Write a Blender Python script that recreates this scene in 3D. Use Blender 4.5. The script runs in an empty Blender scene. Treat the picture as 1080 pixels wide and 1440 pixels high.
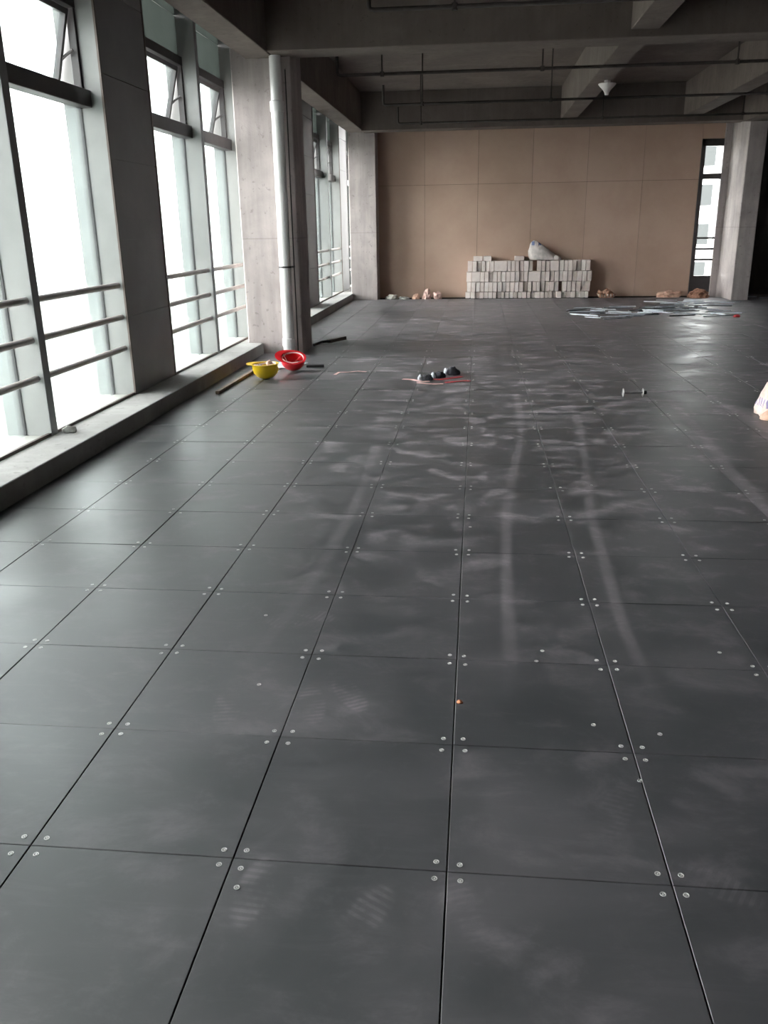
import bpy, bmesh, math, random
from mathutils import Vector, Matrix, noise

random.seed(7)
PI = math.pi
scene = bpy.context.scene
COL = scene.collection

# ------------------------------------------------------------------ camera
def set_camera(f_px, pitch, yaw, roll, loc):
    f = Vector((math.sin(yaw)*math.cos(pitch), math.cos(yaw)*math.cos(pitch), -math.sin(pitch)))
    r = Vector((math.cos(yaw), -math.sin(yaw), 0.0))
    u = r.cross(f)
    c, s = math.cos(roll), math.sin(roll)
    r2 = c*r + s*u
    u2 = -s*r + c*u
    cam = bpy.data.cameras.new('camera')
    cam.sensor_fit = 'VERTICAL'
    cam.sensor_height = 36.0
    cam.lens = f_px/1440.0*36.0
    cam.clip_start = 0.05
    cam.clip_end = 600
    o = bpy.data.objects.new('camera', cam)
    m = Matrix((r2, u2, -f)).transposed().to_4x4()
    m.translation = Vector(loc)
    o.matrix_world = m
    COL.objects.link(o)
    scene.camera = o
set_camera(1189.1, 0.3252, -0.1098, -0.0163, (0.0506, -2.4871, 1.677))

# ------------------------------------------------------------------ light
world = bpy.data.worlds.new('overcast_sky')
scene.world = world
world.use_nodes = True
bg = world.node_tree.nodes['Background']
bg.inputs['Color'].default_value = (1.0, 0.985, 0.975, 1)
bg.inputs['Strength'].default_value = 7.0
scene.view_settings.view_transform = 'Standard'
scene.view_settings.look = 'None'
scene.view_settings.gamma = 1.0
scene.view_settings.use_curve_mapping = False
scene.view_settings.exposure = 1.45

# facade rhythm: a pier, then two panes with a fin between them
PER = 4.55
GX, FX = -3.49, -3.27            # glass plane, room-side plane of fins and piers
def pier_y(k): return 5.48 + PER*k, 6.66 + PER*k
K0, K1 = -2, 3

# ------------------------------------------------------------------ materials
class NT:
    def __init__(s, name):
        s.mat = bpy.data.materials.new(name); s.mat.use_nodes = True
        s.t = s.mat.node_tree; s.n = s.t.nodes
        s.b = s.n['Principled BSDF']; s.out = s.n['Material Output']
    def new(s, typ, **kw):
        x = s.n.new(typ)
        for k, v in kw.items(): setattr(x, k, v)
        return x
    def link(s, a, b): s.t.links.new(a, b)
    def put(s, v, sock):
        if isinstance(v, bpy.types.NodeSocket): s.link(v, sock)
        else: sock.default_value = v
    def math(s, op, a, b=0.0, c=0.0, clamp=False):
        x = s.new('ShaderNodeMath', operation=op, use_clamp=clamp)
        s.put(a, x.inputs[0]); s.put(b, x.inputs[1]); s.put(c, x.inputs[2])
        return x.outputs[0]
    def mix(s, f, a, b):
        x = s.new('ShaderNodeMix', data_type='RGBA')
        s.put(f, x.inputs[0]); s.put(a, x.inputs[6]); s.put(b, x.inputs[7])
        return x.outputs[2]
    def noise(s, vec, scale, detail=4, rough=0.55, dist=0.0):
        x = s.new('ShaderNodeTexNoise')
        if vec is not None: s.link(vec, x.inputs['Vector'])
        x.inputs['Scale'].default_value = scale; x.inputs['Detail'].default_value = detail
        x.inputs['Roughness'].default_value = rough; x.inputs['Distortion'].default_value = dist
        return x.outputs[0]
    def ramp(s, f, lo, hi, a=0.0, b=1.0, smooth=True):
        x = s.new('ShaderNodeMapRange')
        x.interpolation_type = 'SMOOTHSTEP' if smooth else 'LINEAR'
        s.put(f, x.inputs[0])
        x.inputs[1].default_value = lo; x.inputs[2].default_value = hi
        x.inputs[3].default_value = a; x.inputs[4].default_value = b
        return x.outputs[0]
    def world(s): return s.new('ShaderNodeNewGeometry').outputs['Position']
    def obj(s): return s.new('ShaderNodeTexCoord').outputs['Object']
    def scale(s, vec, sc):
        x = s.new('ShaderNodeMapping'); x.inputs['Scale'].default_value = sc
        s.link(vec, x.inputs['Vector']); return x.outputs[0]
    def bump(s, h, strength, dist=0.01):
        x = s.new('ShaderNodeBump'); x.inputs['Strength'].default_value = strength
        x.inputs['Distance'].default_value = dist
        s.put(h, x.inputs['Height']); s.link(x.outputs[0], s.b.inputs['Normal'])
    def base(s, c): s.put(c, s.b.inputs['Base Color'])
    def rough(s, v): s.put(v, s.b.inputs['Roughness'])
    def metal(s, v): s.b.inputs['Metallic'].default_value = v
    def rand(s): return s.new('ShaderNodeObjectInfo').outputs['Random']

def rgb(r, g, b): return (r, g, b, 1)
def simple(name, col, rough=0.6, metal=0.0, var=0.15, scale=8.0, bump=0.0, spec=None, objvar=0.0):
    m = NT(name)
    n = m.noise(m.world(), scale, 5)
    d = tuple(c*(1-var) for c in col)+(1,); l = tuple(min(1, c*(1+var)) for c in col)+(1,)
    c = m.mix(m.ramp(n, 0.3, 0.7), d, l)
    if objvar:
        f = m.math('MULTIPLY_ADD', m.rand(), objvar*2, 1-objvar)
        h = m.new('ShaderNodeHueSaturation'); m.link(f, h.inputs['Value']); m.link(c, h.inputs['Color'])
        c = h.outputs[0]
    m.base(c); m.rough(rough); m.metal(metal)
    if spec is not None: m.b.inputs['Specular IOR Level'].default_value = spec
    if bump: m.bump(n, bump, 0.01)
    return m.mat

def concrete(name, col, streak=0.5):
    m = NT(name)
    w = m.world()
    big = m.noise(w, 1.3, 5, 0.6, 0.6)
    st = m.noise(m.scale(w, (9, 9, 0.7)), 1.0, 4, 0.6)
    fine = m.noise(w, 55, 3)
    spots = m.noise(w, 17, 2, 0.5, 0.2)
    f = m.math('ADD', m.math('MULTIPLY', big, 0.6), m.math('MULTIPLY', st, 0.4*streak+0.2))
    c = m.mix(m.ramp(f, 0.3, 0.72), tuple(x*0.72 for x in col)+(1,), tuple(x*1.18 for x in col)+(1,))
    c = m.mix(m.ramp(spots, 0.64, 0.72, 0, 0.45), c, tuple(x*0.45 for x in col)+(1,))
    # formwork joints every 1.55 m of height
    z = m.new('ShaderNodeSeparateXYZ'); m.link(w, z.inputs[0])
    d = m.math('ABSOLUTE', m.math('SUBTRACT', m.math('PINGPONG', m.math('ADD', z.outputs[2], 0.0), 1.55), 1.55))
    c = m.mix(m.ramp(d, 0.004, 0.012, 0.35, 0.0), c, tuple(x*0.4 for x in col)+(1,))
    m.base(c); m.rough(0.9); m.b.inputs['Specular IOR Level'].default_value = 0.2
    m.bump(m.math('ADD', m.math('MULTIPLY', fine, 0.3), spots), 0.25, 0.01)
    return m.mat

MAT = {}
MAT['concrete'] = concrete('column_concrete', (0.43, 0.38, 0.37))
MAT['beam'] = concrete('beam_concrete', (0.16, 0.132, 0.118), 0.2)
MAT['curb'] = concrete('curb_concrete', (0.40, 0.395, 0.385), 0.0)
MAT['plain'] = concrete('plain_wall_concrete', (0.2, 0.19, 0.18), 0.3)
MAT['alu'] = simple('grey_aluminium_cladding', (0.24, 0.243, 0.24), 0.45, 0.0, 0.08, 2.0)
MAT['sill'] = simple('pale_sill', (0.40, 0.40, 0.38), 0.5, 0.0, 0.1, 4)
MAT['panel'] = simple('grey_metal_panel', (0.24, 0.243, 0.247), 0.5, 0.0, 0.10, 1.5)
MAT['frame'] = simple('bronze_grey_frame', (0.050, 0.045, 0.047), 0.45, 0.0, 0.15, 6)
MAT['rail'] = simple('grey_rail_paint', (0.42, 0.38, 0.365), 0.45, 0.0, 0.1, 6)
MAT['bronze'] = simple('brown_edge_strip', (0.11, 0.085, 0.075), 0.5, 0.0, 0.1, 6)
MAT['pvc'] = simple('white_plastic_pipe', (0.72, 0.71, 0.71), 0.35, 0.0, 0.05, 3)
MAT['steel'] = simple('dull_steel', (0.36, 0.35, 0.35), 0.4, 0.7, 0.2, 20)
MAT['screw'] = simple('zinc_screw', (0.56, 0.56, 0.55), 0.35, 0.3, 0.2, 90)
MAT['pipe'] = simple('painted_pipe', (0.06, 0.052, 0.05), 0.9, 0.0, 0.2, 5, spec=0.1)
MAT['subfloor'] = simple('subfloor_black', (0.012, 0.012, 0.012), 0.9)
MAT['wood'] = simple('weathered_wood', (0.27, 0.20, 0.155), 0.7, 0, 0.3, 14)
MAT['black'] = simple('black_rubber', (0.02, 0.02, 0.022), 0.5)
MAT['whiteplate'] = simple('white_sheet', (0.62, 0.64, 0.68), 0.5, 0, 0.08, 6)
MAT['yellow'] = simple('yellow_helmet_plastic', (0.85, 0.58, 0.02), 0.3, 0, 0.05, 6)
MAT['red'] = simple('red_helmet_plastic', (0.72, 0.02, 0.03), 0.3, 0, 0.08, 6)
MAT['strap'] = simple('pale_strap_webbing', (0.80, 0.66, 0.62), 0.6)
MAT['pinkcloth'] = simple('pink_cotton', (0.66, 0.45, 0.40), 0.85, 0, 0.2, 30)
MAT['ribbon'] = simple('red_plastic_tape', (0.55, 0.05, 0.06), 0.45, 0, 0.2, 20)
MAT['ribbonpale'] = simple('pale_pink_tape', (0.75, 0.48, 0.46), 0.45, 0, 0.2, 20)
MAT['bundle'] = simple('dark_knit_cloth', (0.045, 0.045, 0.055), 0.8, 0, 0.5, 45)
MAT['bundlepale'] = simple('pale_grey_cloth', (0.42, 0.44, 0.48), 0.8, 0, 0.2, 45)
MAT['stripA'] = simple('shiny_metal_strip', (0.60, 0.64, 0.69), 0.4, 0.0, 0.15, 9, objvar=0.35)
MAT['stripB'] = simple('dark_metal_strip', (0.07, 0.07, 0.08), 0.5, 0.0, 0.2, 9, objvar=0.4)
MAT['brown'] = simple('brown_sack_cloth', (0.30, 0.15, 0.10), 0.85, 0, 0.3, 14)
MAT['peach'] = simple('peach_sack_cloth', (0.60, 0.38, 0.29), 0.85, 0, 0.2, 12)
MAT['rubble'] = simple('grey_rubble', (0.38, 0.37, 0.35), 0.9, 0, 0.25, 25, 0.4)
MAT['plaster'] = simple('white_plaster_dust', (0.66, 0.63, 0.58), 0.95, 0, 0.1, 20, 0.3)
MAT['lampwhite'] = simple('white_enamel', (0.75, 0.70, 0.69), 0.4, 0, 0.05)
MAT['blacksheet'] = simple('black_torn_sheet', (0.025, 0.022, 0.02), 0.7)
MAT['orange'] = simple('orange_crumb', (0.5, 0.2, 0.1), 0.8)

def brick_mat():
    m = NT('white_aerated_brick')
    w = m.world()
    n = m.noise(w, 6, 5); s = m.noise(w, 60, 3, 0.7)
    v = m.rand()
    c = m.mix(v, rgb(0.74, 0.63, 0.59), rgb(0.88, 0.80, 0.76))
    c = m.mix(m.ramp(n, 0.45, 0.75, 0, 0.35), c, rgb(0.52, 0.42, 0.38))
    c = m.mix(m.ramp(s, 0.55, 0.7, 0, 0.25), c, rgb(0.45, 0.38, 0.35))
    m.base(c); m.rough(0.9); m.bump(s, 0.4, 0.004)
    return m.mat
MAT['brick'] = brick_mat()
MAT['ground'] = simple('hazy_city_ground', (0.24, 0.25, 0.23), 0.95, 0, 0.15, 0.05)

def board_mat():
    m = NT('tan_wall_board')
    w = m.world()
    n = m.noise(w, 0.9, 4, 0.6); f = m.noise(w, 30, 3)
    c = m.mix(m.ramp(n, 0.3, 0.7), rgb(0.49, 0.335, 0.263), rgb(0.57, 0.405, 0.325))
    c = m.mix(m.math('MULTIPLY', m.rand(), 0.25), c, rgb(0.36, 0.26, 0.19))
    m.base(c); m.rough(0.8); m.bump(f, 0.05, 0.004)
    return m.mat
MAT['board'] = board_mat()

def glass_mat(name, tint=(0.96, 0.985, 0.98)):
    m = NT(name)
    t = m.new('ShaderNodeBsdfTransparent'); t.inputs[0].default_value = tint+(1,)
    g = m.new('ShaderNodeBsdfGlossy'); g.inputs['Roughness'].default_value = 0.03
    g.inputs['Color'].default_value = (0.9, 0.95, 0.95, 1)
    fr = m.new('ShaderNodeFresnel'); fr.inputs['IOR'].default_value = 1.45
    x = m.new('ShaderNodeMixShader')
    m.link(m.math('MULTIPLY', fr.outputs[0], 0.8), x.inputs[0]); m.link(t.outputs[0], x.inputs[1]); m.link(g.outputs[0], x.inputs[2])
    m.link(x.outputs[0], m.out.inputs['Surface'])
    return m.mat
MAT['glass'] = glass_mat('window_glass')

def spandrel_mat():
    m = NT('spandrel_glass')
    w = m.world()
    n = m.noise(w, 3.0, 3)
    c = m.mix(n, rgb(0.085, 0.095, 0.09), rgb(0.105, 0.115, 0.11))
    tr = m.new('ShaderNodeBsdfTranslucent'); m.link(c, tr.inputs[0])
    gl = m.new('ShaderNodeBsdfGlossy'); gl.inputs['Roughness'].default_value = 0.25; gl.inputs['Color'].default_value = (0.5, 0.5, 0.5, 1)
    x = m.new('ShaderNodeMixShader'); x.inputs[0].default_value = 0.12
    m.link(tr.outputs[0], x.inputs[1]); m.link(gl.outputs[0], x.inputs[2])
    m.link(x.outputs[0], m.out.inputs['Surface'])
    return m.mat
MAT['spandrel'] = spandrel_mat()

# scuffed dark floor panels: dust, wheel tracks and boot prints lie across the panels
TRACKS = [
    [(0.0, 0.21), (1.0, 0.22), (1.9, 0.24), (2.8, 0.28), (3.8, 0.38), (4.85, 0.46), (6.15, 0.48), (8.0, 0.40)],
    [(0.0, 0.78), (0.64, 0.73), (1.1, 0.72), (1.67, 0.74), (2.27, 0.76), (3.23, 0.83), (4.61, 0.95), (5.8, 1.0), (8.0, 1.05)],
    [(0.0, 1.84), (2.66, 1.85), (3.55, 1.87), (4.52, 1.93), (6.0, 1.99), (8.0, 2.1)],
    [(2.0, 2.75), (4.8, 2.52), (6.2, 2.44), (8.0, 2.3)],
    [(0.0, -0.95), (1.0, -0.78), (3.0, -0.70), (6.0, -0.85), (8.0, -0.9)],
]
PRINTS = [(-0.40, 0.30, 60, .8), (-0.53, 0.22, 75, .8), (-0.84, 0.17, 80, .6), (-0.74, 0.86, 20, 1), (-0.66, 0.98, 25, .9), (-0.21, -0.78, 120, .55),
          (-0.51, -0.71, 95, .5), (-0.22, 2.21, 100, .8), (-0.28, 2.54, 95, .6), (0.45, 2.31, 80, .8), (-1.0, 2.29, 92, .9), (0.04, -0.71, 70, .4),
          (0.71, -0.58, 30, .5), (0.27, 2.9, 40, .5), (0.55, 0.95, 80, .5), (1.05, 1.3, 60, .5), (-0.05, 1.5, 70, .35), (0.5, -0.3, 110, .35)]
def floor_mat():
    m = NT('scuffed_floor_panel')
    w = m.world()
    sep = m.new('ShaderNodeSeparateXYZ'); m.link(w, sep.inputs[0])
    X, Y = sep.outputs[0], sep.outputs[1]
    n1 = m.noise(w, 1.1, 5, 0.6, 0.5)
    n2 = m.noise(w, 5.0, 6, 0.65, 0.8)
    n3 = m.noise(m.scale(w, (1.0, 1.5, 1)), 3.2, 7, 0.72, 0.4)
    n4 = m.noise(w, 38, 3, 0.6)
    c = m.mix(m.rand(), rgb(0.024, 0.029, 0.031), rgb(0.031, 0.036, 0.038))
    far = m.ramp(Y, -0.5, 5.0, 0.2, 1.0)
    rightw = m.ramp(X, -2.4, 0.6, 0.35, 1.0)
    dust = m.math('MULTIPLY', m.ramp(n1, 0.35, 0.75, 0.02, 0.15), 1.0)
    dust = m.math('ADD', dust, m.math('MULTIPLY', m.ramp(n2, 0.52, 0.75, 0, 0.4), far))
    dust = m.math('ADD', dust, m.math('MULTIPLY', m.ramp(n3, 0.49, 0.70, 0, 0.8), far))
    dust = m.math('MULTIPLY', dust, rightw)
    dust = m.math('ADD', dust, 0.02)
    # fine streaks further down the room
    n5 = m.noise(m.scale(w, (0.9, 5.0, 1)), 2.6, 5, 0.7, 0.6)
    dust = m.math('ADD', dust, m.math('MULTIPLY', m.ramp(n5, 0.50, 0.66, 0, 0.75), m.ramp(Y, 3.0, 9.0, 0.05, 1.0)))
    n6 = m.noise(m.scale(w, (1.0, 1.7, 1)), 2.3, 4, 0.6, 0.3)
    dust = m.math('ADD', dust, m.math('MULTIPLY', m.ramp(n6, 0.58, 0.70, 0, 0.8), m.ramp(Y, 7.0, 12.0, 0.0, 1.0)))
    for tr in TRACKS:
        fc = m.new('ShaderNodeFloatCurve')
        cv = fc.mapping.curves[0]
        pts = [(y/8.0, (x+1.0)/4.0) for y, x in tr]
        cv.points[0].location = pts[0]; cv.points[1].location = pts[-1]
        for p in pts[1:-1]: cv.points.new(*p)
        fc.mapping.update()
        m.link(m.math('DIVIDE', Y, 8.0, clamp=True), fc.inputs['Value'])
        cx = m.math('MULTIPLY_ADD', fc.outputs[0], 4.0, -1.0)
        d = m.math('ABSOLUTE', m.math('SUBTRACT', X, cx))
        wide = tr[0][1] > 1.5
        band = m.ramp(d, 0.012, 0.075 if wide else 0.045, 1.0, 0.0)
        inr = m.math('MULTIPLY', m.ramp(Y, 0.2, 1.2), m.ramp(Y, 5.5, 8.0, 1.0, 0.2))
        amt = 0.12 if tr[0][1] < 0 else (0.36 if wide else 0.23)
        band = m.math('MULTIPLY', m.math('MULTIPLY', band, inr), m.ramp(n2, 0.25, 0.65, amt*0.35, amt))
        dust = m.math('ADD', dust, band)
    pr = None
    for (px, py, ang, a) in PRINTS:
        sb = m.new('ShaderNodeVectorMath', operation='SUBTRACT'); m.link(w, sb.inputs[0]); sb.inputs[1].default_value = (px, py, 0)
        vr = m.new('ShaderNodeVectorRotate', rotation_type='Z_AXIS'); m.link(sb.outputs[0], vr.inputs['Vector'])
        vr.inputs['Angle'].default_value = math.radians(ang)
        ml = m.new('ShaderNodeVectorMath', operation='MULTIPLY'); m.link(vr.outputs[0], ml.inputs[0]); ml.inputs[1].default_value = (1/0.145, 1/0.055, 0)
        ln = m.new('ShaderNodeVectorMath', operation='LENGTH'); m.link(ml.outputs[0], ln.inputs[0])
        s2 = m.new('ShaderNodeSeparateXYZ'); m.link(vr.outputs[0], s2.inputs[0])
        stripe = m.ramp(m.math('SINE', m.math('MULTIPLY', s2.outputs[0], 260.0)), -0.3, 0.5, 0.25, 1.0)
        k = m.math('MULTIPLY', m.ramp(ln.outputs['Value'], 0.75, 1.05, a, 0.0), stripe)
        pr = k if pr is None else m.math('MAXIMUM', pr, k)
    pr = m.math('MULTIPLY', pr, m.ramp(n2, 0.42, 0.66, 0.0, 0.32))
    dust = m.math('ADD', dust, pr)
    dust = m.math('ADD', dust, m.ramp(n4, 0.70, 0.78, 0, 0.05), clamp=True)
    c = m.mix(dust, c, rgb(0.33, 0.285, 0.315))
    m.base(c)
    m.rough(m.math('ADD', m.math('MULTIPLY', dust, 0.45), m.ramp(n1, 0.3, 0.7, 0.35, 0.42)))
    m.b.inputs['Specular IOR Level'].default_value = 1.0
    m.bump(n2, 0.02, 0.004)
    return m.mat
MAT['floor'] = floor_mat()

def sack_mat(name, base, stripe=None, axis=0, freq=60.0, lo=-9.0, hi=9.0):
    m = NT(name)
    o = m.obj()
    n = m.noise(o, 9, 5); wv = m.noise(o, 140, 2)
    c = m.mix(m.ramp(n, 0.3, 0.7), tuple(x*0.75 for x in base)+(1,), tuple(min(1, x*1.1) for x in base)+(1,))
    if stripe:
        s = m.new('ShaderNodeSeparateXYZ'); m.link(o, s.inputs[0])
        st = m.ramp(m.math('SINE', m.math('MULTIPLY', s.outputs[axis], freq)), 0.1, 0.4)
        band = m.math('MULTIPLY', m.ramp(s.outputs[2], lo, lo+0.01), m.ramp(s.outputs[2], hi-0.01, hi, 1, 0))
        c = m.mix(m.math('MULTIPLY', st, band), c, stripe+(1,))
    m.base(c); m.rough(0.6); m.bump(wv, 0.15, 0.002)
    return m.mat
MAT['wovensack'] = sack_mat('pink_white_woven_sack', (0.72, 0.55, 0.49), (0.22, 0.19, 0.36), 1, 170.0, 0.07, 0.16)
MAT['whitesack'] = sack_mat('white_woven_sack', (0.66, 0.60, 0.57), (0.16, 0.2, 0.36), 0, 40.0, 0.33, 0.43)
MAT['brownsack'] = sack_mat('brown_striped_sack', (0.33, 0.17, 0.11), (0.5, 0.42, 0.38), 0, 90.0, 0.02, 0.09)

# ------------------------------------------------------------------ mesh helpers
class MB:
    def __init__(s): s.v = []; s.f = []
    def add(s, vs, fs):
        o = len(s.v); s.v += [tuple(v) for v in vs]; s.f += [tuple(i+o for i in f) for f in fs]; return s
    def box(s, lo, hi, M=None):
        x0, y0, z0 = lo; x1, y1, z1 = hi
        vs = [(x0,y0,z0),(x1,y0,z0),(x1,y1,z0),(x0,y1,z0),(x0,y0,z1),(x1,y0,z1),(x1,y1,z1),(x0,y1,z1)]
        if M is not None: vs = [M @ Vector(v) for v in vs]
        return s.add(vs, [(0,3,2,1),(4,5,6,7),(0,1,5,4),(1,2,6,5),(2,3,7,6),(3,0,4,7)])
    def tube(s, path, r, n=12, cap=True):
        P = [Vector(p) for p in path]; rings = []
        rr = r if isinstance(r, (list, tuple)) else [r]*len(P)
        for i, p in enumerate(P):
            t = (P[min(i+1, len(P)-1)] - P[max(i-1, 0)]).normalized()
            a = Vector((0,0,1)) if abs(t.z) < 0.9 else Vector((1,0,0))
            u = t.cross(a).normalized(); w = t.cross(u)
            rings.append([p + (u*math.cos(2*PI*k/n) + w*math.sin(2*PI*k/n))*rr[i] for k in range(n)])
        vs = [v for g in rings for v in g]; fs = []
        for i in range(len(P)-1):
            for k in range(n):
                fs.append((i*n+k, i*n+(k+1)%n, (i+1)*n+(k+1)%n, (i+1)*n+k))
        if cap:
            fs.append(tuple(range(n-1, -1, -1))); fs.append(tuple((len(P)-1)*n+k for k in range(n)))
        return s.add(vs, fs)
    def lathe(s, prof, n=32, M=None, close=False):
        vs = []; fs = []
        for (r, z) in prof:
            for k in range(n):
                a = 2*PI*k/n; vs.append(Vector((r*math.cos(a), r*math.sin(a), z)))
        L = len(prof)
        for i in range(L-1 if not close else L):
            j = (i+1) % L
            for k in range(n): fs.append((i*n+k, i*n+(k+1)%n, j*n+(k+1)%n, j*n+k))
        if M is not None: vs = [M @ v for v in vs]
        return s.add(vs, fs)
    def ribbon(s, pts, w, t=0.002):
        P = [Vector(p) for p in pts]; vs = []; fs = []
        for i, p in enumerate(P):
            d = P[min(i+1, len(P)-1)] - P[max(i-1, 0)]
            sd = Vector((-d.y, d.x, 0)).normalized()*w/2
            up = Vector((0,0,t))
            vs += [p-sd, p+sd, p+sd+up, p-sd+up]
        for i in range(len(P)-1):
            for k in range(4): fs.append((i*4+k, i*4+(k+1)%4, i*4+4+(k+1)%4, i*4+4+k))
        n = len(P)-1
        fs += [(3,2,1,0), (n*4, n*4+1, n*4+2, n*4+3)]
        return s.add(vs, fs)
    def mesh(s, name, mat, bevel=0.0, smooth=False, seg=1):
        me = bpy.data.meshes.new(name)
        bm = bmesh.new()
        vv = [bm.verts.new(v) for v in s.v]
        for f in s.f:
            try: bm.faces.new([vv[i] for i in f])
            except ValueError: pass
        bmesh.ops.recalc_face_normals(bm, faces=bm.faces)
        if bevel: bmesh.ops.bevel(bm, geom=list(bm.edges), offset=bevel, segments=seg, affect='EDGES', profile=0.5)
        if smooth:
            for f in bm.faces: f.smooth = True
        bm.to_mesh(me); bm.free()
        me.materials.append(MAT[mat] if isinstance(mat, str) else mat)
        return me
    def build(s, name, mat, parent=None, bevel=0.0, smooth=False, **kw):
        return link(name, s.mesh(name, mat, bevel, smooth), parent, **kw)

def link(name, me, parent=None, loc=None, rot=None, label=None, cat=None, group=None, kind=None):
    o = bpy.data.objects.new(name, me)
    COL.objects.link(o)
    if parent is not None: o.parent = parent
    if loc is not None: o.location = loc
    if rot is not None: o.rotation_euler = rot
    tag(o, label, cat, group, kind)
    return o
def tag(o, label=None, cat=None, group=None, kind=None):
    for k, v in (('label', label), ('category', cat), ('group', group), ('kind', kind)):
        if v: o[k] = v
    return o
def empty(name, loc=(0,0,0), **kw):
    o = bpy.data.objects.new(name, None); COL.objects.link(o); o.location = loc
    tag(o, **kw); return o
def smooth_by_angle(me, ang=35):
    for p in me.polygons: p.use_smooth = True
    me.set_sharp_from_angle(angle=math.radians(ang))

# ------------------------------------------------------------------ floor
WALL_Y = 19.0
RX, BY = 9.0, -3.6                # right wall, wall behind the camera
TOPZ = 3.75
floor = MB().box((-3.6, BY, -0.16), (RX, WALL_Y+0.2, -0.06)).build('floor', 'subfloor', kind='structure')
tag(floor, 'dark grey raised floor of square screwed panels')
T = 0.6
def panel_mb(w, d):
    h = 0.0015
    vs = []
    for (z, e) in ((-0.032, 0), (-h, 0), (0, h)):
        vs += [(-w/2+e,-d/2+e,z),(w/2-e,-d/2+e,z),(w/2-e,d/2-e,z),(-w/2+e,d/2-e,z)]
    fs = [(3,2,1,0),(8,9,10,11)]
    for L in (0,4):
        for k in range(4): fs.append((L+k, L+(k+1)%4, L+4+(k+1)%4, L+4+k))
    return MB().add(vs, fs)
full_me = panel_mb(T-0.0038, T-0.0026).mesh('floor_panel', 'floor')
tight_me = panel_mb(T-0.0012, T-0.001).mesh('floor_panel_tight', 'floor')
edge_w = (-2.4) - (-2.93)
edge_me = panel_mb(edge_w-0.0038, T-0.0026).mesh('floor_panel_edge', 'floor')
# countersunk screw: a raised ring with a recessed dark centre
def screw_mesh(n=10):
    b = MB()
    b.lathe([(0.0085, 0.0), (0.0083, 0.0016), (0.0060, 0.0017), (0.0050, 0.0003)], n)
    b.lathe([(0.0030, 0.0003), (0.0026, 0.0014), (0.0001, 0.0015)], n)
    return b
screw_me = screw_mesh().mesh('screw', 'screw')
rest = MB(); rest_screws = MB()
scr_small = MB().lathe([(0.0085, 0.0), (0.0083, 0.0015), (0.0055, 0.0015), (0.0050, 0.0003)], 7)
rnd = random.Random(3)
n_ind = n_scr = 0
for j in range(-13, 32):
    y0 = j*T; yc = y0+T/2
    if y0 + T > WALL_Y+0.05: break
    for i in range(-5, 15):
        x0 = i*T
        if i == -5: cx = (-2.4-2.93)/2; w = edge_w
        else: cx = x0+T/2; w = T
        xmax = 0.95+0.40*(yc+2.5)
        inview = -1.8 < yc < 10.3 and cx < xmax and cx > -0.55-0.62*(yc+2.5)
        tilt = (rnd.gauss(0, 0.0009), rnd.gauss(0, 0.0009), 0)
        dz = rnd.gauss(0, 0.0004)
        me = edge_me if i == -5 else (full_me if yc < 9.1 else tight_me)
        if inview and n_ind < 290:
            p = link('floor_panel', me, floor, loc=(cx, yc, dz), rot=tilt); n_ind += 1
        else:
            p = None
            M = Matrix.Translation((cx, yc, dz)) @ Matrix.Rotation(tilt[0], 4, 'X') @ Matrix.Rotation(tilt[1], 4, 'Y')
            rest.add([M @ Vector(v) for v in [tuple(q.co) for q in me.vertices]], [tuple(f.vertices) for f in me.polygons])
        for sx in (-1, 1):
            for sy in (-1, 1):
                lx = sx*(w/2-0.034)+rnd.gauss(0, 0.003); ly = sy*(T/2-0.034)+rnd.gauss(0, 0.003)
                if i == -5 and sx < 0: continue
                if p is not None and yc < 2.2 and n_scr < 295:
                    link('screw', screw_me, p, loc=(lx, ly, 0)); n_scr += 1
                elif -1.8 < yc < 10.3 and rnd.random() > 0.08:
                    if p is None and cx > xmax+0.5: continue
                    rest_screws.add([(v[0]+cx+lx, v[1]+yc+ly, v[2]+dz) for v in scr_small.v], scr_small.f)
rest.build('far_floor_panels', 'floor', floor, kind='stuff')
rest_screws.build('far_screws', 'screw', floor, kind='stuff')

# ------------------------------------------------------------------ ceiling and beams
SLAB = 4.5
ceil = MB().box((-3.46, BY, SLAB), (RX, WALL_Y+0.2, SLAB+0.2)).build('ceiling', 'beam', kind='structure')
tag(ceil, 'dark unfinished concrete ceiling with deep beams')
MB().box((-3.46, WALL_Y+0.2, SLAB), (-2.24, 24.0, SLAB+0.2)).build('slab_end', 'beam', ceil)  # unseen slab piece past the tan wall, added to shade the far pier
MB().box((-3.6, WALL_Y+0.2, -0.16), (-2.24, 24.0, -0.02)).build('slab_end', 'subfloor', floor)
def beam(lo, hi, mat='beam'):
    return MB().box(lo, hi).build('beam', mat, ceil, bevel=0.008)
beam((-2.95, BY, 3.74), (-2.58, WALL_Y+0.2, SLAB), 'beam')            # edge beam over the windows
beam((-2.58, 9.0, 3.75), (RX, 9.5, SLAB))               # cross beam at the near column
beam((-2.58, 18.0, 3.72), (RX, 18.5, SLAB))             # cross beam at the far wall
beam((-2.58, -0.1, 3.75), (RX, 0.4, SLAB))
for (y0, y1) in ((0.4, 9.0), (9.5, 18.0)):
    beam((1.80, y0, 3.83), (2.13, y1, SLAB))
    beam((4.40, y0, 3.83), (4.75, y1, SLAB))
    beam((5.56, y0, 3.66), (6.09, min(y1, 17.69), SLAB))

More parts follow.
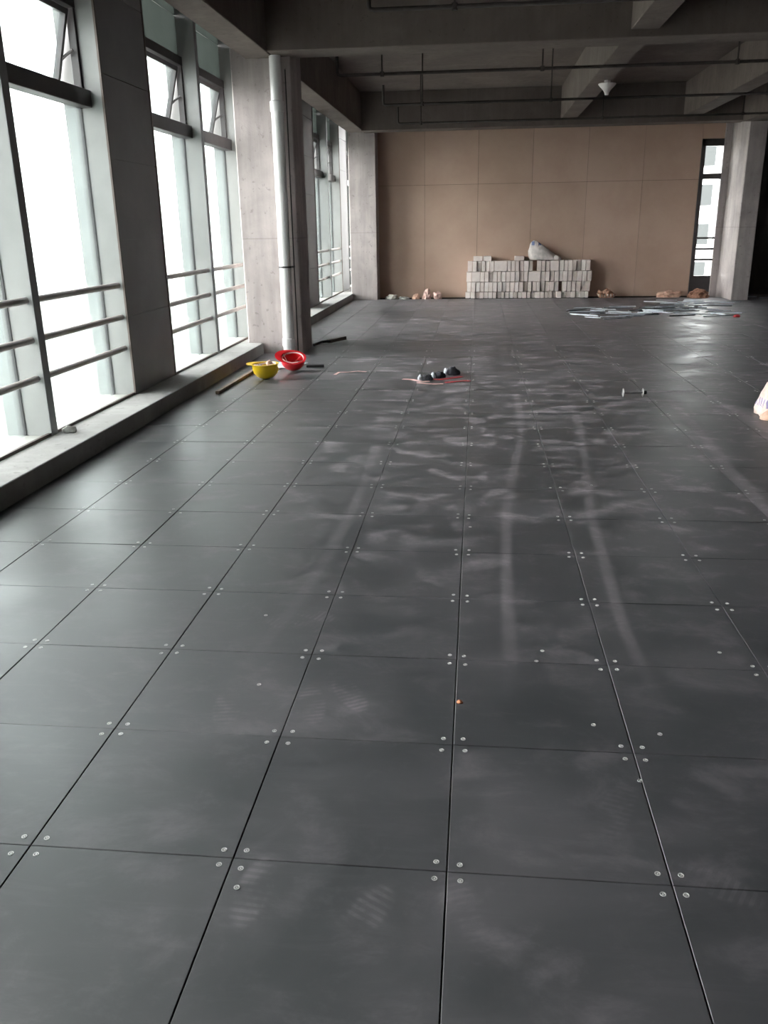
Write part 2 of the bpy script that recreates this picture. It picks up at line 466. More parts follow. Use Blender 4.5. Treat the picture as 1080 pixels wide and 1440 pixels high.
# ------------------------------------------------------------------ walls out of the picture, far wall
MB().box((RX, BY, -0.06), (RX+0.2, WALL_Y+0.2, SLAB)).build('wall_right', 'plain', kind='structure', label='plain concrete side wall facing the windows')
MB().box((-3.6, BY-0.2, -0.06), (RX, BY, SLAB)).build('wall_front', 'plain', kind='structure', label='plain concrete end wall opposite the tan wall')
wb = empty('wall_back', (0, WALL_Y, 0), kind='structure', label='tan board wall closing the far end of the hall')
MB().box((-2.36, 0.02, -0.06), (5.08, 0.14, SLAB)).build('stud_frame', 'blacksheet', wb)
MB().box((-2.36, 0.14, -0.06), (-2.24, 4.6, SLAB)).build('sky_block_wall', 'plain', wb)  # unseen wall, added to keep open sky light off the far pier
xs = [-2.36, -1.22, 0.04, 1.30, 2.56, 3.82, 5.08]
for i in range(6):
    for (z0, z1) in ((0.0, 2.6), (2.6, 4.3)):
        MB().box((xs[i]+0.003, 0, z0+0.003), (xs[i+1]-0.003, 0.02, z1-0.003)).build('wall_board', 'board', wb, loc=(0, rnd.uniform(-0.003, 0.003), 0))
rc = empty('wall_recess', (0, 0, 0), kind='structure', label='bare concrete recess beyond the column by the end window')
MB().box((6.10, 20.9, -0.06), (RX, 21.0, SLAB)).build('recess_wall', 'plain', rc)
MB().box((6.095, 19.26, -0.06), (6.16, 20.9, SLAB)).build('recess_wall', 'plain', rc)
MB().box((RX, WALL_Y+0.2, -0.06), (RX+0.2, 21.0, SLAB)).build('recess_wall', 'plain', rc)
MB().box((6.095, WALL_Y+0.2, SLAB), (RX, 21.0, SLAB+0.2)).build('slab_end', 'beam', ceil)
MB().box((6.095, WALL_Y+0.2, -0.16), (RX, 21.0, -0.002)).build('slab_end', 'plain', floor)

# ------------------------------------------------------------------ left facade
wl = empty('wall_left', (0, 0, 0), kind='structure', label='window wall of grey metal piers and deep fins')
for k in range(K0, K1+2):
    y0, y1 = pier_y(k)
    p = MB().box((GX-0.15, y0, 0.0), (FX-0.012, y1, SLAB+0.6)).build('pier', 'alu', wl)
    zs = [0.15, 0.9, 1.6, 2.3, 3.0, 3.7, SLAB]
    for a, b in zip(zs[:-1], zs[1:]):
        MB().box((FX-0.012, y0+0.004, a+0.003), (FX, y1-0.03, b-0.003)).build('pier_panel', 'panel', p)
    MB().box((FX-0.012, y1-0.026, 0.15), (FX+0.006, y1+0.004, SLAB)).build('edge_strip', 'bronze', p)
    MB().box((FX-0.012, y0-0.004, 0.15), (FX+0.006, y0+0.014, SLAB)).build('edge_strip', 'bronze', p)

wn = 0
def make_window(ya, yb, fin_at_end):
    """one pane bay between ya and yb, fin (deep mullion) at its far side if asked"""
    global wn
    wn += 1
    W = empty('window_%d' % wn, (GX, ya, 0), kind='structure')
    L = yb-ya
    tag(W, 'tall window bay with three rails and an open top-hung vent')
    D = FX-GX
    def part(name, lo, hi, mat, par=W, bev=0.0): return MB().box(lo, hi).build(name, mat, par, bevel=bev)
    part('glass_pane', (-0.006, 0, 0.15), (0.006, L, 2.72), 'glass')
    part('sill', (-0.1, 0, 0.06), (D-0.03, L, 0.148), 'sill')
    part('bottom_frame', (D-0.03, 0, 0.06), (D-0.005, L, 0.172), 'bronze')
    part('transom', (-0.02, 0, 2.72), (0.11, L, 2.86), 'frame', bev=0.004)
    part('head_bar', (-0.02, 0, 3.50), (0.055, L, 3.60), 'frame', bev=0.004)
    part('jamb', (-0.02, 0, 2.86), (0.05, 0.035, 3.50), 'frame', bev=0.003)
    part('jamb', (-0.02, L-0.035, 2.86), (0.05, L, 3.50), 'frame', bev=0.003)
    sp = part('spandrel_pane', (-0.01, 0, 3.60), (0.01, L, 4.02), 'spandrel')
    part('spandrel_pane', (-0.01, 0, 4.03), (0.01, L, SLAB+0.3), 'spandrel')
    for yy in (0.0, L-0.007):
        part('gasket', (-0.012, yy, 0.15), (0.010, yy+0.007, 2.72), 'black')
    for z in (0.60, 0.895, 1.19):
        MB().tube([(D-0.06, 0, z), (D-0.06, L, z)], 0.027, 14).build('rail', 'rail', W, smooth=False)
        smooth_by_angle(W.children[-1].data)
    if fin_at_end:
        part('fin', (-0.15, L, 0.06), (D-0.012, L+0.10, SLAB+0.3), 'alu')
        part('fin_cap', (D-0.012, L-0.002, 0.06), (D, L+0.102, SLAB), 'panel', bev=0.003)
    # top-hung sash, pushed outward at the bottom
    S = empty('sash', (0.0, 0.055, 3.49)); S.parent = W
    S.rotation_euler = (0, math.radians(15), 0)
    w = L-0.11; h = 0.63; t = 0.045
    fr = MB()
    fr.box((-0.03, 0, -t), (0.02, w, 0)); fr.box((-0.03, 0, -h), (0.02, w, -h+t))
    fr.box((-0.03, 0, -h+t), (0.02, t, -t)); fr.box((-0.03, w-t, -h+t), (0.02, w, -t))
    fr.build('sash_frame', 'frame', S)
    MB().box((-0.005, t, -h+t), (0.005, w-t, -t)).build('sash_glass', 'glass', S)
    for yy in (0.015, w-0.015):
        MB().tube([(0.0, yy, -0.42), (0.045, yy, -0.36), (0.105, yy, -0.30)], 0.012, 6).build('stay_arm', 'frame', S)
    return W
for k in range(K0, K1+1):
    y0 = pier_y(k)[1]; y1 = pier_y(k+1)[0]; mid = (y0+y1)/2
    make_window(y0, mid-0.05, True)
    make_window(mid+0.05, y1, False)

# low concrete kerb under the windows, broken by the columns
CA0, CA1 = 9.37, 10.07
CF0, CF1 = 18.5, 19.2
kerb = empty('baseboard_left', (0, 0, 0), kind='structure', label='low concrete kerb running under the windows')
for (a, b) in ((BY, CA0-0.01), (CA1+0.01, CF0-0.01), (CF1+0.05, 24.0)):
    MB().box((FX-0.006, a, -0.06), (-2.93, b, 0.15)).build('kerb', 'curb', kerb, bevel=0.006)
for (a, b) in ((CA0-0.01, CA1+0.01), (CF0-0.01, CF1+0.05)):
    MB().box((FX-0.006, a, -0.06), (-3.16 if a < 12 else -2.98, b, 0.15)).build('kerb', 'curb', kerb)

# ------------------------------------------------------------------ columns
MB().box((-3.15, CA0, -0.03), (-2.37, CA1, SLAB)).build('concrete_column', 'concrete', bevel=0.012,
    label='square bare concrete column behind the white drain pipe', cat='column')
MB().box((-2.97, CF0, -0.03), (-2.33, CF1, SLAB)).build('concrete_column', 'concrete', bevel=0.012,
    label='bare concrete column at the left edge of the tan wall', cat='column')
MB().box((5.72, 17.70, -0.03), (6.09, 19.25, SLAB)).box((5.56, 18.96, -0.03), (5.721, 19.2, SLAB)).build('concrete_column', 'concrete', bevel=0.012,
    label='bare concrete column beside the narrow end window', cat='column')

# ------------------------------------------------------------------ narrow end window
W = empty('window_%d' % (wn+1), (5.08, WALL_Y, 0), kind='structure', label='narrow tall end window with a dark bottom panel')
def wpart(name, lo, hi, mat, bev=0.0): return MB().box(lo, hi).build(name, mat, W, bevel=bev)
wpart('frame_side', (0.003, -0.03, 0.0), (0.085, 0.08, 3.45), 'frame')
wpart('frame_head', (0.003, -0.03, 3.30), (0.479, 0.08, 3.45), 'frame')
wpart('lower_panel', (0.085, 0.0, 0.0), (0.479, 0.06, 0.46), 'frame')
wpart('transom', (0.085, -0.02, 2.60), (0.479, 0.07, 2.72), 'frame')
wpart('glass_pane', (0.085, 0.02, 0.46), (0.479, 0.03, 2.60), 'glass')
wpart('glass_pane', (0.085, 0.02, 2.72), (0.479, 0.03, 3.30), 'glass')
for z in (1.315, 1.07, 0.83):
    MB().tube([(0.06, -0.02, z), (0.478, -0.02, z)], 0.024, 10).build('rail', 'frame', W)
wpart('head_panel', (0.0, -0.01, 3.45), (0.479, 0.08, SLAB), 'board')

MB().box((-900, -900, -33), (900, 900, -32.02)).build('ground', MAT['ground'], kind='structure', label='hazy ground far below the windows')
# pale buildings out in the haze
def far_building(x, y, w, h, label, seed):
    B = empty('apartment_building', (x, y, -32), label=label, cat='building', group='buildings out in the haze')
    pale = simple('hazy_render', (0.80, 0.80, 0.80), 0.9, 0, 0.02, 0.2)
    dim = simple('hazy_window', (0.040, 0.042, 0.043), 0.9, 0, 0.02, 0.2)
    MB().box((0, 0, 0), (w, 12, h)).build('wall', pale, B)
    me = MB().box((0, -0.15, 0), (1.8, 0.02, 1.7)).mesh('window', dim)
    for r in range(int((h-14)/3.2)):
        for c in range(int(w/3.4)):
            link('window', me, B, loc=(0.9+c*3.4, 0, h-2.8-r*3.2))
    return B
far_building(14, 78, 17, 41, 'pale hazy apartment block seen through the narrow end window', 1)

# ------------------------------------------------------------------ drain pipe on the column
D = empty('drain_pipe', (-2.54, 9.26, 0), label='white plastic drain pipe standing against the bare concrete column', cat='pipe')
def dl(name, prof, mat='pvc'):
    o = MB().lathe(prof, 28).build(name, mat, D); smooth_by_angle(o.data, 40); return o
dl('lower_pipe', [(0.001, 0.0), (0.080, 0.0), (0.080, 3.18), (0.001, 3.18)])
dl('upper_pipe', [(0.001, 3.18), (0.074, 3.18), (0.074, 3.745), (0.001, 3.745)])
dl('collar', [(0.080, 3.10), (0.091, 3.10), (0.091, 3.22), (0.074, 3.23)])
dl('collar', [(0.0801, 0.12), (0.090, 0.12), (0.090, 0.22), (0.0801, 0.23)])
for z in (1.18,):
    b = MB().lathe([(0.080, z-0.012), (0.088, z-0.012), (0.088, z+0.012), (0.080, z+0.012)], 28)
    b.box((0.07, 0.02, z-0.012), (0.115, 0.10, z+0.012)); b.build('bracket', 'frame', D)
MB().tube([(0.105, 0.09, 0.02), (0.104, 0.09, 1.2), (0.106, 0.09, 3.6)], 0.008, 8).build('cable', 'black', D)

# ------------------------------------------------------------------ sprinkler pipes under the ceiling
def sprinkler(y, x0, x1, drops, label, z=3.6):
    S = empty('sprinkler_pipe', (0, y, 0), label=label, cat='pipe', group='pipes under the ceiling')
    o = MB().tube([(x0, 0, z+0.30), (x0, 0, z+0.04), (x0+0.01, 0, z+0.01), (x0+0.05, 0, z), (x1, 0, z)], 0.020, 10).build('pipe_run', 'pipe', S)
    smooth_by_angle(o.data, 50)
    for d in drops:
        MB().tube([(d, 0, z), (d, 0, min(SLAB, z+0.9))], 0.011, 8).build('hanger_rod', 'pipe', S)
        MB().lathe([(0.001, z-0.03), (0.027, z-0.03), (0.027, z+0.03), (0.001, z+0.03)], 10).build('clamp', 'pipe', S, loc=(d, 0, 0))
    return S
sprinkler(6.45, -1.0, 7.5, (-0.2, 2.6, 5.2), 'thin dark pipe hung nearest the drain pipe side of the near cross beam')
sprinkler(9.95, -1.85, 7.5, (-1.25, 0.85, 3.3), 'thin dark pipe hung just beyond the near cross beam')
sprinkler(12.95, -1.55, 7.5, (-0.9, 1.2, 4.6), 'thin dark pipe hung in the middle of the far bay')
sprinkler(15.7, -1.55, 7.5, (-1.1, 2.4, 5.0), 'thin dark pipe hung closest to the tan wall')

L = empty('ceiling_lamp', (2.06, 12.75, 3.83), label='white funnel-shaped lamp under a ceiling beam', cat='lamp')
b = MB().lathe([(0.135, -0.045), (0.14, -0.055), (0.12, -0.08), (0.06, -0.14), (0.038, -0.175), (0.03, -0.21), (0.001, -0.215)], 24)
o = b.build('shade', 'lampwhite', L); smooth_by_angle(o.data, 50)
MB().lathe([(0.001, 0.0), (0.05, 0.0), (0.05, -0.02), (0.02, -0.05), (0.135, -0.045)], 24).build('mount', 'lampwhite', L)
o = MB().lathe([(0.001, 0.0), (0.09, 0.0), (0.09, -0.03), (0.06, -0.07), (0.001, -0.08)], 20).build('smoke_detector', 'black', loc=(-0.35, 12.3, SLAB),
    label='small dark round fitting on the ceiling slab', cat='detector')
# ------------------------------------------------------------------ stack of white bricks
SY = 18.70          # front face of the stack
def sx_of(px): return -0.227+(px-654.0)*0.01684
La = lambda c: 640+c/10.8
Rb = lambda c: 735+c/10.286
rows = [
  (0.00, 0.150, [La(x) for x in (155,235,310,370,440,508,575,640,705,760,835,900,965,1030)]+[Rb(x) for x in (70,130,190,265,325,385,440,500,575,640,700,775,835,905,960)], []),
  (0.152, 0.232, [La(x) for x in (175,245,315,385,450,512,575,645,720,780,840,910,975,1045)]+[Rb(x) for x in (80,140,210,265,330,395,460,528,580,645,710,775,848,915,980)], [21]),
  (0.386, 0.238, [La(x) for x in (168,250,385,450,515,578,645,705,775,845,915,980,1050)]+[Rb(x) for x in (80,265,330,395,460,530,585,650,715,785,858,925,995)], []),
  (0.626, 0.242, [La(x) for x in (185,262,330,395,460,525,590,790,850,912,975,1040)]+[Rb(x) for x in (90,145,205,270,325,390,520,590,650,710,770,835,905,972)], [13]),
]
BL = 'pale aerated brick in the stack against the tan wall'
rb = random.Random(11)
def brick(x0, x1, z0, h, yf, depth=0.24, label=BL, grp='bricks stacked against the tan wall', rot=0.0):
    w = x1-x0; g = rb.uniform(0.004, 0.010)
    b = MB().box((-w/2+g, 0, 0), (w/2-g, depth, h-rb.uniform(0, 0.006)))
    # knock the corners about a little
    b.v = [(x+rb.uniform(-.003,.003), y+rb.uniform(-.003,.003), z+(rb.uniform(-.006,.0) if z > 0 else 0)) for x, y, z in b.v]
    return b.build('brick', 'brick', bevel=0.004, loc=((x0+x1)/2, yf, z0), rot=(0, 0, rot), label=label, cat='brick', group=grp)
for (z0, h, bx, holes), course in zip(rows, ('bottom', 'second', 'third', 'top')):
    for i in range(len(bx)-1):
        if i in holes: continue
        brick(sx_of(bx[i]), sx_of(bx[i+1]), z0, h, label=('wide' if bx[i+1]-bx[i] > 8.5 else 'narrow')+' pale brick in the %s course of the stack against the tan wall' % course, yf=SY+rb.choice((0, 0.01, 0.02, 0.04, -0.012))+rb.uniform(-.004, .004))
ZT = 0.868
for (a, c) in ((La(270), La(412)), (La(420), La(552))):
    brick(sx_of(a), sx_of(c), ZT, 0.112, SY+0.02, label='pale brick laid flat on the left end of the brick stack', grp='loose bricks on top of the stack')
brick(sx_of(La(900)), sx_of(Rb(20)), ZT, 0.105, SY+0.03, label='pale brick laid flat beside the white sack on the stack', grp='loose bricks on top of the stack')

# ------------------------------------------------------------------ sacks and heaps
def lump(name, mat, loc, size, seed, peak=(0, 0), wr=0.12, sub=4, pw=1.0, rotz=0.0, parent=None, flat=0.3, fq=3.0, cone=0.0, facet=False, **kw):
    """slumped cloth body: flat base, skewed peak, folded surface"""
    bm = bmesh.new()
    bmesh.ops.create_icosphere(bm, subdivisions=sub, radius=1.0)
    off = Vector((seed*3.17, seed*1.31, seed*0.73))
    for v in bm.verts:
        p = v.co.copy()
        n1 = noise.noise(p*1.5+off); n2 = 1-abs(noise.noise(p*fq+off*2))*2; n3 = noise.noise(p*fq*2.7+off)
        r = 1+wr*(0.9*n1+0.55*n2+0.35*n3)
        q = p*r
        z = max(q.z, -flat)
        t = max(0.0, (z+flat)/(1+flat))
        zz = t**pw
        q.x *= 1-cone*zz; q.y *= 1-cone*zz
        q.x += peak[0]*zz; q.y += peak[1]*zz
        if z <= -flat+1e-4: q.x *= 0.96; q.y *= 0.96
        v.co = Vector((q.x*size[0]/2, q.y*size[1]/2, zz*size[2]))
    zmin = min(v.co.z for v in bm.verts)
    for v in bm.verts: v.co.z -= zmin
    for f in bm.faces: f.smooth = not facet
    me = bpy.data.meshes.new(name); bm.to_mesh(me); bm.free()
    me.materials.append(MAT[mat])
    return link(name, me, parent, loc=loc, rot=(0, 0, rotz), **kw)

# white sack on the stack, tied end up on its left
S = empty('white_sack', (sx_of(765), SY+0.13, ZT+0.004), label='dirty white woven sack slumped on top of the brick stack', cat='sack')
lump('sack_body', 'whitesack', (0, 0, 0), (0.70, 0.23, 0.43), 4, peak=(-0.72, 0), wr=0.10, pw=0.95, cone=0.55, parent=S)
lump('sack_fold', 'whitesack', (0.30, -0.02, 0), (0.20, 0.16, 0.10), 9, peak=(-0.2, 0), wr=0.2, sub=3, parent=S)
MB().ribbon([(-0.16, -0.125, 0.30), (-0.15, -0.126, 0.34)], 0.012, 0.05).build('tie', 'bundle', S)

# striped woven sack by the right edge
S = empty('woven_sack', (2.93, 5.42, 0), label='pink-white woven sack with a purple striped band lying on the floor panels', cat='sack')
lump('sack_body', 'wovensack', (0, 0, 0), (0.66, 0.52, 0.46), 2, peak=(0.30, 0.1), wr=0.12, pw=1.15, parent=S)
lump('sack_mouth', 'peach', (-0.12, -0.20, 0), (0.42, 0.24, 0.12), 6, peak=(0.2, 0.4), wr=0.15, sub=3, parent=S)

# heaps along the tan wall
def wx(px, Y): # along a line parallel to the wall
    return -2.32+(px-533.0)*0.01687
lump('plaster_heap', 'plaster', (wx(552, 19), 18.70, 0), (0.234, 0.203, 0.104), 1, wr=0.55, sub=3, facet=True, fq=2.4, label='small white plaster heap at the foot of the tan wall', cat='heap')
lump('rubble_heap', 'rubble', (wx(570, 19), 18.65, 0), (0.203, 0.172, 0.054), 3, wr=0.55, sub=3, facet=True, fq=2.4, label='low grey rubble lump beside the white plaster heap', cat='heap')
lump('cloth_bundle', 'peach', (wx(587, 19), 18.67, 0), (0.148, 0.172, 0.108), 5, wr=0.55, sub=3, facet=True, fq=2.4, label='small orange-brown cloth bundle beside the pink bags', cat='bundle')
lump('pink_bag', 'pinkcloth', (wx(602, 19), 18.70, 0), (0.172, 0.203, 0.198), 8, peak=(0.1, 0), wr=0.55, sub=3, facet=True, fq=2.4, label='crumpled pink bag standing between the cloth bundle and a flatter bag', cat='bag')
lump('pink_bag', 'pinkcloth', (wx(618, 19), 18.67, 0), (0.172, 0.187, 0.153), 12, peak=(-0.2, 0), wr=0.55, sub=3, facet=True, fq=2.4, label='flatter crumpled pink bag nearest the brick stack', cat='bag')
lump('striped_sack', 'brownsack', (wx(856, 19), 18.69, 0), (0.328, 0.234, 0.171), 14, peak=(-0.1, 0), wr=0.55, sub=3, facet=True, fq=2.4, label='brown sack with pale stripes just beside the brick stack', cat='sack')
lump('peach_sack', 'peach', (wx(942, 19), 18.67, 0), (0.437, 0.265, 0.135), 17, wr=0.55, sub=3, facet=True, fq=2.4, label='flat peach-coloured sack lying at the foot of the tan wall', cat='sack')
lump('brown_sack', 'brown', (wx(978, 19), 18.44, 0), (0.374, 0.265, 0.171), 21, wr=0.55, sub=3, facet=True, fq=2.4, label='brown sack lying below the narrow end window', cat='sack')

# ------------------------------------------------------------------ scattered metal strips
rs = random.Random(23)
laid = []
def strip(cx, sx, cy, sy, l, w, a, mat, label, grp):
    """an L-shaped light steel section; tries a few spots so that the pile stays low"""
    ex = abs(l/2*math.cos(a))+abs(w/2*math.sin(a)); ey = abs(l/2*math.sin(a))+abs(w/2*math.cos(a))
    best = None
    for _ in range(14):
        x = cx+rs.gauss(0, sx); y = cy+rs.gauss(0, sy)
        lv = 0
        while any(q[4] == lv and abs(q[0]-x) < q[2]+ex and abs(q[1]-y) < q[3]+ey for q in laid): lv += 1
        if best is None or lv < best[2]: best = (x, y, lv)
        if lv == 0: break
    x, y, lv = best
    laid.append((x, y, ex, ey, lv))
    h = 0.018
    b = MB().box((-l/2, -w/2, 0), (l/2, w/2, 0.004)).box((-l/2, -w/2, 0.004), (l/2, -w/2+0.004, h))
    b.build('metal_strip', mat, loc=(x, y, 0.001+lv*(h+0.001)), rot=(0, 0, a), label=label, cat='strip', group=grp)
for i in range(56):
    u = rs.random()
    light = rs.random() < 0.78
    ln = rs.uniform(0.18, 0.75)
    strip(2.2+2.45*u, 0.15, 15.15+0.4*(u-0.4), 0.48, ln, rs.uniform(0.03, 0.05), rs.gauss(0.0, 0.35) if rs.random() < 0.78 else rs.uniform(-1.2, 1.2),
          'stripA' if light else 'stripB',
          ('long ' if ln > 0.47 else 'short ')+('pale' if light else 'dark')+' metal strip lying loose in the scattered pile on the floor', 'metal strips scattered on the floor')
for i in range(13):
    light = rs.random() < 0.6; ln = rs.uniform(0.35, 0.95)
    strip(4.75, 0.30, 16.9, 0.45, ln, rs.uniform(0.04, 0.07), rs.gauss(-0.15, 0.3),
          'stripA' if light else 'stripB', ('long ' if ln > 0.65 else 'short ')+('pale' if light else 'dark')+' metal strip lying near the column by the end window', 'metal strips near the far column')
for i in range(4):
    strip(6.62, 0.15, 18.1, 0.25, 0.3, 0.05, rs.uniform(-.5,.5), 'stripA', 'metal scrap on the floor in front of the black wall', 'metal scraps by the black wall')
lump('red_scrap', 'ribbon', (4.82, 14.0, 0), (0.12, 0.08, 0.05), 31, wr=0.3, sub=2, label='small red scrap lying alone beyond the metal strips', cat='scrap')

# ------------------------------------------------------------------ helmets and tools by the column
def helmet(name, mat, loc, rot, label, straps):
    """hard hat lying on its crown, open side up"""
    H = empty(name, loc, label=label, cat='helmet'); H.rotation_euler = rot; H.scale = (1.12, 1.12, 1.14)
    n = 40; rx, ry, h = 0.135, 0.112, 0.155
    prof = []
    for i in range(11):
        t = i/10.0*PI/2
        prof.append((math.sin(t)**0.8, h*(1-math.cos(t)**0.85 if math.cos(t) > 1e-6 else 1)))
    outer = [(max(r, 0.002), z) for r, z in prof]
    inner = [(max(r-0.03, 0.002), z+0.004*(1-i/10)) for i, (r, z) in enumerate(prof)][::-1]
    b = MB().lathe(outer+inner, n, Matrix.Diagonal((rx, ry, 1, 1)))
    sh = b.build('shell', mat, H); smooth_by_angle(sh.data, 60)
    # brim with a longer peak at -X
    b = MB(); vs = []; fs = []
    for k in range(n):
        a = 2*PI*k/n; c, s = math.cos(a), math.sin(a)
        ext = 0.012 + 0.05*max(0.0, -c)**2.5
        lift = 0.012*max(0.0, -c)**2
        for (e, z) in ((-0.004, h-0.006), (ext, h-0.004+lift), (ext, h+lift), (-0.004, h+0.0005)):
            vs.append(((rx+e)*c, (ry+e*0.8)*s, z))
    for k in range(n):
        for q in range(4): fs.append((k*4+q, ((k+1)%n)*4+q, ((k+1)%n)*4+(q+1)%4, k*4+(q+1)%4))
    br = b.add(vs, fs).build('brim', mat, H); smooth_by_angle(br.data, 40)
    # ridge along the crown
    R = MB().tube([(rx*math.sin(t)**0.8*sg, 0, h*(1-max(0, math.cos(t))**0.85)) for sg, ts in ((-1, [1.3, 1.0, 0.7, 0.4]), (1, [0.4, 0.7, 1.0, 1.3])) for t in ts], 0.006, 6)
    R.build('ridge', mat, H)
    # headband and cradle straps
    hb = MB()
    ring = [((rx-0.018)*math.cos(a), (ry-0.016)*math.sin(a), h-0.022+0.008*math.sin(2*a)) for a in [2*PI*k/28 for k in range(29)]]
    for i in range(28):
        a, c = Vector(ring[i]), Vector(ring[i+1])
        hb.add([a, c, c+Vector((0,0,0.018)), a+Vector((0,0,0.018)), a*0.97+Vector((0,0,0.03*(h-.02))), c*0.97+Vector((0,0,0.03*(h-.02))), c*0.97+Vector((0,0,0.018)), a*0.97+Vector((0,0,0.018))],
               [(0,1,2,3), (7,6,5,4), (3,2,6,7), (0,4,5,1)])
    hb.build('headband', 'strap', H)
    if straps:
        MB().tube([(-0.11, 0.05, h-0.01), (-0.06, -0.02, h-0.05), (0.0, -0.06, h-0.03), (0.06, -0.085, h+0.004), (0.115, -0.03, h-0.01)], 0.004, 6).build('chin_strap', 'strap', H)
        MB().tube([(-0.08, -0.07, h-0.02), (-0.01, -0.01, 0.055), (0.085, 0.06, h-0.02)], 0.005, 6).build('cradle_strap', 'red', H)
        MB().tube([(-0.08, 0.07, h-0.02), (0.0, 0.0, 0.05), (0.085, -0.06, h-0.02)], 0.005, 6).build('cradle_strap', 'red', H)
    else:
        MB().tube([(0.125, -0.03, h), (0.140, -0.06, h-0.05), (0.125, -0.07, h-0.09), (0.118, -0.075, h-0.04)], 0.005, 6).build('chin_strap', 'yellow', H)
    return H
helmet('hard_hat', 'yellow', (-2.40, 7.28, 0.001), (0.04, -0.03, math.radians(8)), 'yellow hard hat lying upside down holding work gloves', False)
helmet('hard_hat', 'red', (-2.20, 7.86, 0.028), (math.radians(30), 0.10, math.radians(6)), 'red hard hat lying upside down and tilted with pale straps', True)
lump('work_glove', 'pinkcloth', (-2.34, 7.27, 0.085), (0.101, 0.094, 0.104), 40, wr=0.55, sub=3, facet=True, fq=2.4, label='pale pink work glove tucked in the yellow hard hat', cat='glove')
lump('work_glove', 'wood', (-2.455, 7.26, 0.09), (0.094, 0.070, 0.068), 43, wr=0.55, sub=3, facet=True, fq=2.4, label='brown work glove tucked in the yellow hard hat', cat='glove')
# white offcut sheet and dark bar behind the helmets
b = MB().add([(-2.72,8.02,0.012),(-2.28,7.98,0.012),(-2.10,8.34,0.02),(-2.62,8.40,0.02),(-2.72,8.02,0.018),(-2.28,7.98,0.018),(-2.10,8.34,0.026),(-2.62,8.40,0.026)],
             [(3,2,1,0),(4,5,6,7),(0,1,5,4),(1,2,6,5),(2,3,7,6),(3,0,4,7)])
b.build('board_offcut', 'whiteplate', label='pale board offcut lying behind the hard hats', cat='board')
def bar(name, p0, p1, w, h, mat, label, cat, z=0.002):
    a = Vector(p0); c = Vector(p1); d = c-a
    return MB().box((0, -w/2, 0), (d.length, w/2, h)).build(name, mat, bevel=0.003, loc=(a.x, a.y, z), rot=(0, 0, math.atan2(d.y, d.x)), label=label, cat=cat)
bar('steel_bar', (-2.08, 8.12), (-1.86, 8.16), 0.06, 0.03, 'black', 'short black bar sticking out beside the red hard hat', 'bar')
bar('wooden_stick', (-2.70, 6.30), (-2.66, 7.90), 0.045, 0.032, 'wood', 'long weathered wooden stick lying along the kerb', 'stick')
A = empty('angle_bar', (-2.33, 10.25, 0.002), label='dark bent angle bar on the floor beside the concrete column', cat='bar')
MB().tube([(-0.02, -0.15, 0.02), (0.05, 0.12, 0.03), (0.16, 0.22, 0.03)], 0.022, 6).build('short_leg', 'black', A)
MB().box((0, -0.035, 0), (0.32, 0.035, 0.05)).build('long_leg', 'bronze', A, loc=(0.13, 0.22, 0.0), rot=(0, -0.09, 0.72))

# ------------------------------------------------------------------ small things on the floor
R = empty('cable_reel', (1.65, 6.25, 0.044), label='small empty steel reel with two round ends on the floor', cat='reel')
R.rotation_euler = (0, 0, 0.05)
RY = Matrix.Rotation(PI/2, 4, 'Y')
for sx in (-0.098, 0.098):
    o = MB().lathe([(0.008, -0.002), (0.043, -0.002), (0.045, 0.0), (0.043, 0.003), (0.008, 0.003)], 24, Matrix.Translation((sx, 0, 0)) @ RY, close=True).build('flange', 'steel', R)
MB().tube([(-0.105, 0, 0), (0.118, 0, 0)], 0.010, 12).build('axle', 'steel', R)
MB().tube([(0.10, 0, 0), (0.135, 0, 0)], 0.018, 12).build('hub', 'black', R)

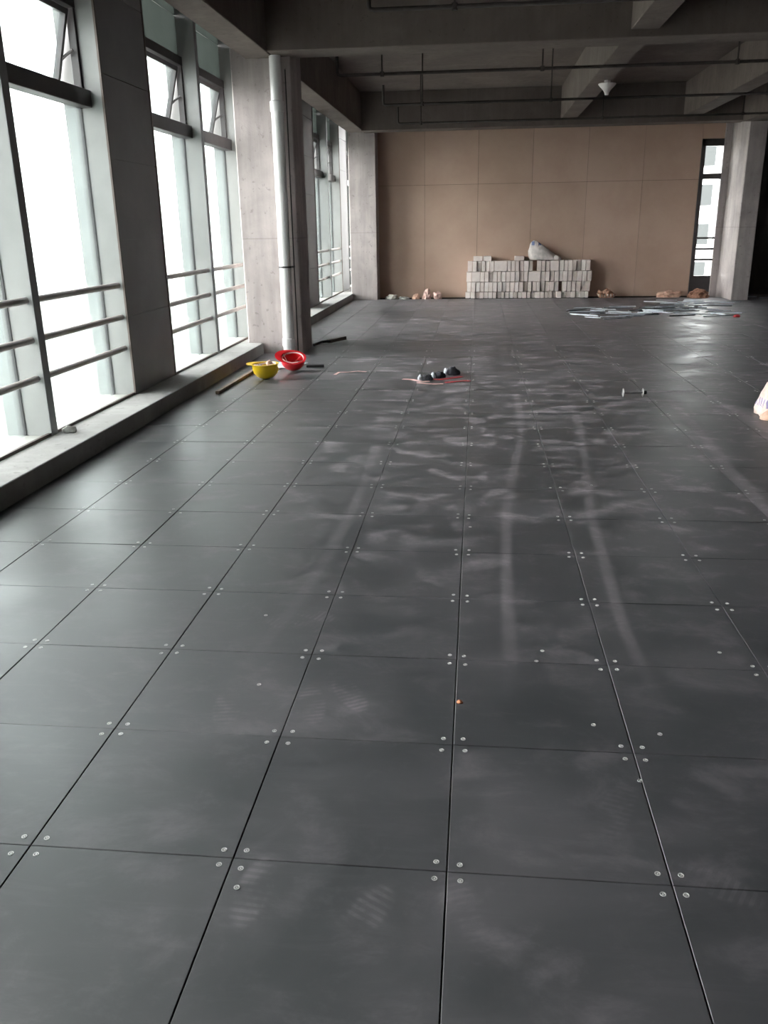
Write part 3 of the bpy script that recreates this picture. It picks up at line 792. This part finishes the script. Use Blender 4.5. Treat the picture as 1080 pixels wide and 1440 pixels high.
def bundle(loc, size, rz, seed, label):
    B = empty('cloth_roll', loc, label=label, cat='bundle', group='dark bundles beside the red tape')
    B.rotation_euler = (0, 0, rz)
    lump('roll_body', 'bundle', (0.015, 0, 0), size, seed, wr=0.28, sub=3, fq=4, parent=B)
    lump('pale_end', 'bundlepale', (-size[0]*0.42, 0, 0), (size[0]*0.42, size[1]*0.9, size[2]*0.95), seed+1, wr=0.25, sub=3, fq=4, parent=B)
bundle((-0.515, 7.20, 0), (0.135, 0.10, 0.065), 0.1, 51, 'dark rolled bundle with a pale end lying on the pink tape')
bundle((-0.375, 7.38, 0), (0.135, 0.10, 0.065), 0.3, 54, 'dark rolled bundle with a pale end between two others')
bundle((-0.225, 7.58, 0), (0.145, 0.10, 0.085), 0.1, 57, 'tallest dark rolled bundle farthest from the pink tape')
def tape(pts, w, mat, label, grp=None, t=0.003):
    return MB().ribbon([(x, y, 0.003) for x, y in pts], w, t).build('tape_scrap', mat, label=label, cat='tape', group=grp)
tape([(-0.78,7.25),(-0.66,7.22),(-0.55,7.08),(-0.46,7.10)], 0.05, 'ribbonpale', 'pink tape scrap under the end of the dark bundles')
tape([(-0.59,7.02),(-0.50,6.96),(-0.38,6.93),(-0.30,6.94)], 0.045, 'ribbonpale', 'short pale tape scrap lying in front of the dark bundles')
tape([(-0.50,7.27),(-0.36,7.22),(-0.20,7.34),(-0.10,7.42)], 0.045, 'ribbon', 'red tape running along behind the front dark bundle')
tape([(-0.28,7.02),(-0.18,7.08),(-0.05,7.16),(-0.01,7.12)], 0.05, 'ribbon', 'red tape scrap lying clear of the dark bundles')
tape([(-1.62,7.55),(-1.60,7.72),(-1.48,7.74),(-1.38,7.80),(-1.27,7.76)], 0.035, 'ribbonpale', 'thin crooked pink tape on the floor between hard hats and bundles')
for (x, y) in [(0.32,0.61),(0.35,0.70),(0.49,0.16),(0.71,0.12),(0.595,-0.15),(-0.76,0.34),(-0.88,0.95),(-0.56,-0.71),(1.07,0.74),(0.04,2.21),(0.85,3.1)]:
    link('loose_screw', screw_me, loc=(x, y, 0.0008), label='loose pale screw head out on a floor panel', cat='screw', group='loose screws on the floor panels')
lump('clay_crumb', 'orange', (0.018, 0.27, 0), (0.022, 0.018, 0.012), 61, wr=0.3, sub=2, label='tiny orange crumb on a panel joint', cat='crumb')
lump('mortar_crumb', 'rubble', (-3.19, 3.87, 0.15), (0.11, 0.08, 0.05), 63, wr=0.35, sub=2, label='small mortar lump on the kerb by a window fin', cat='crumb')
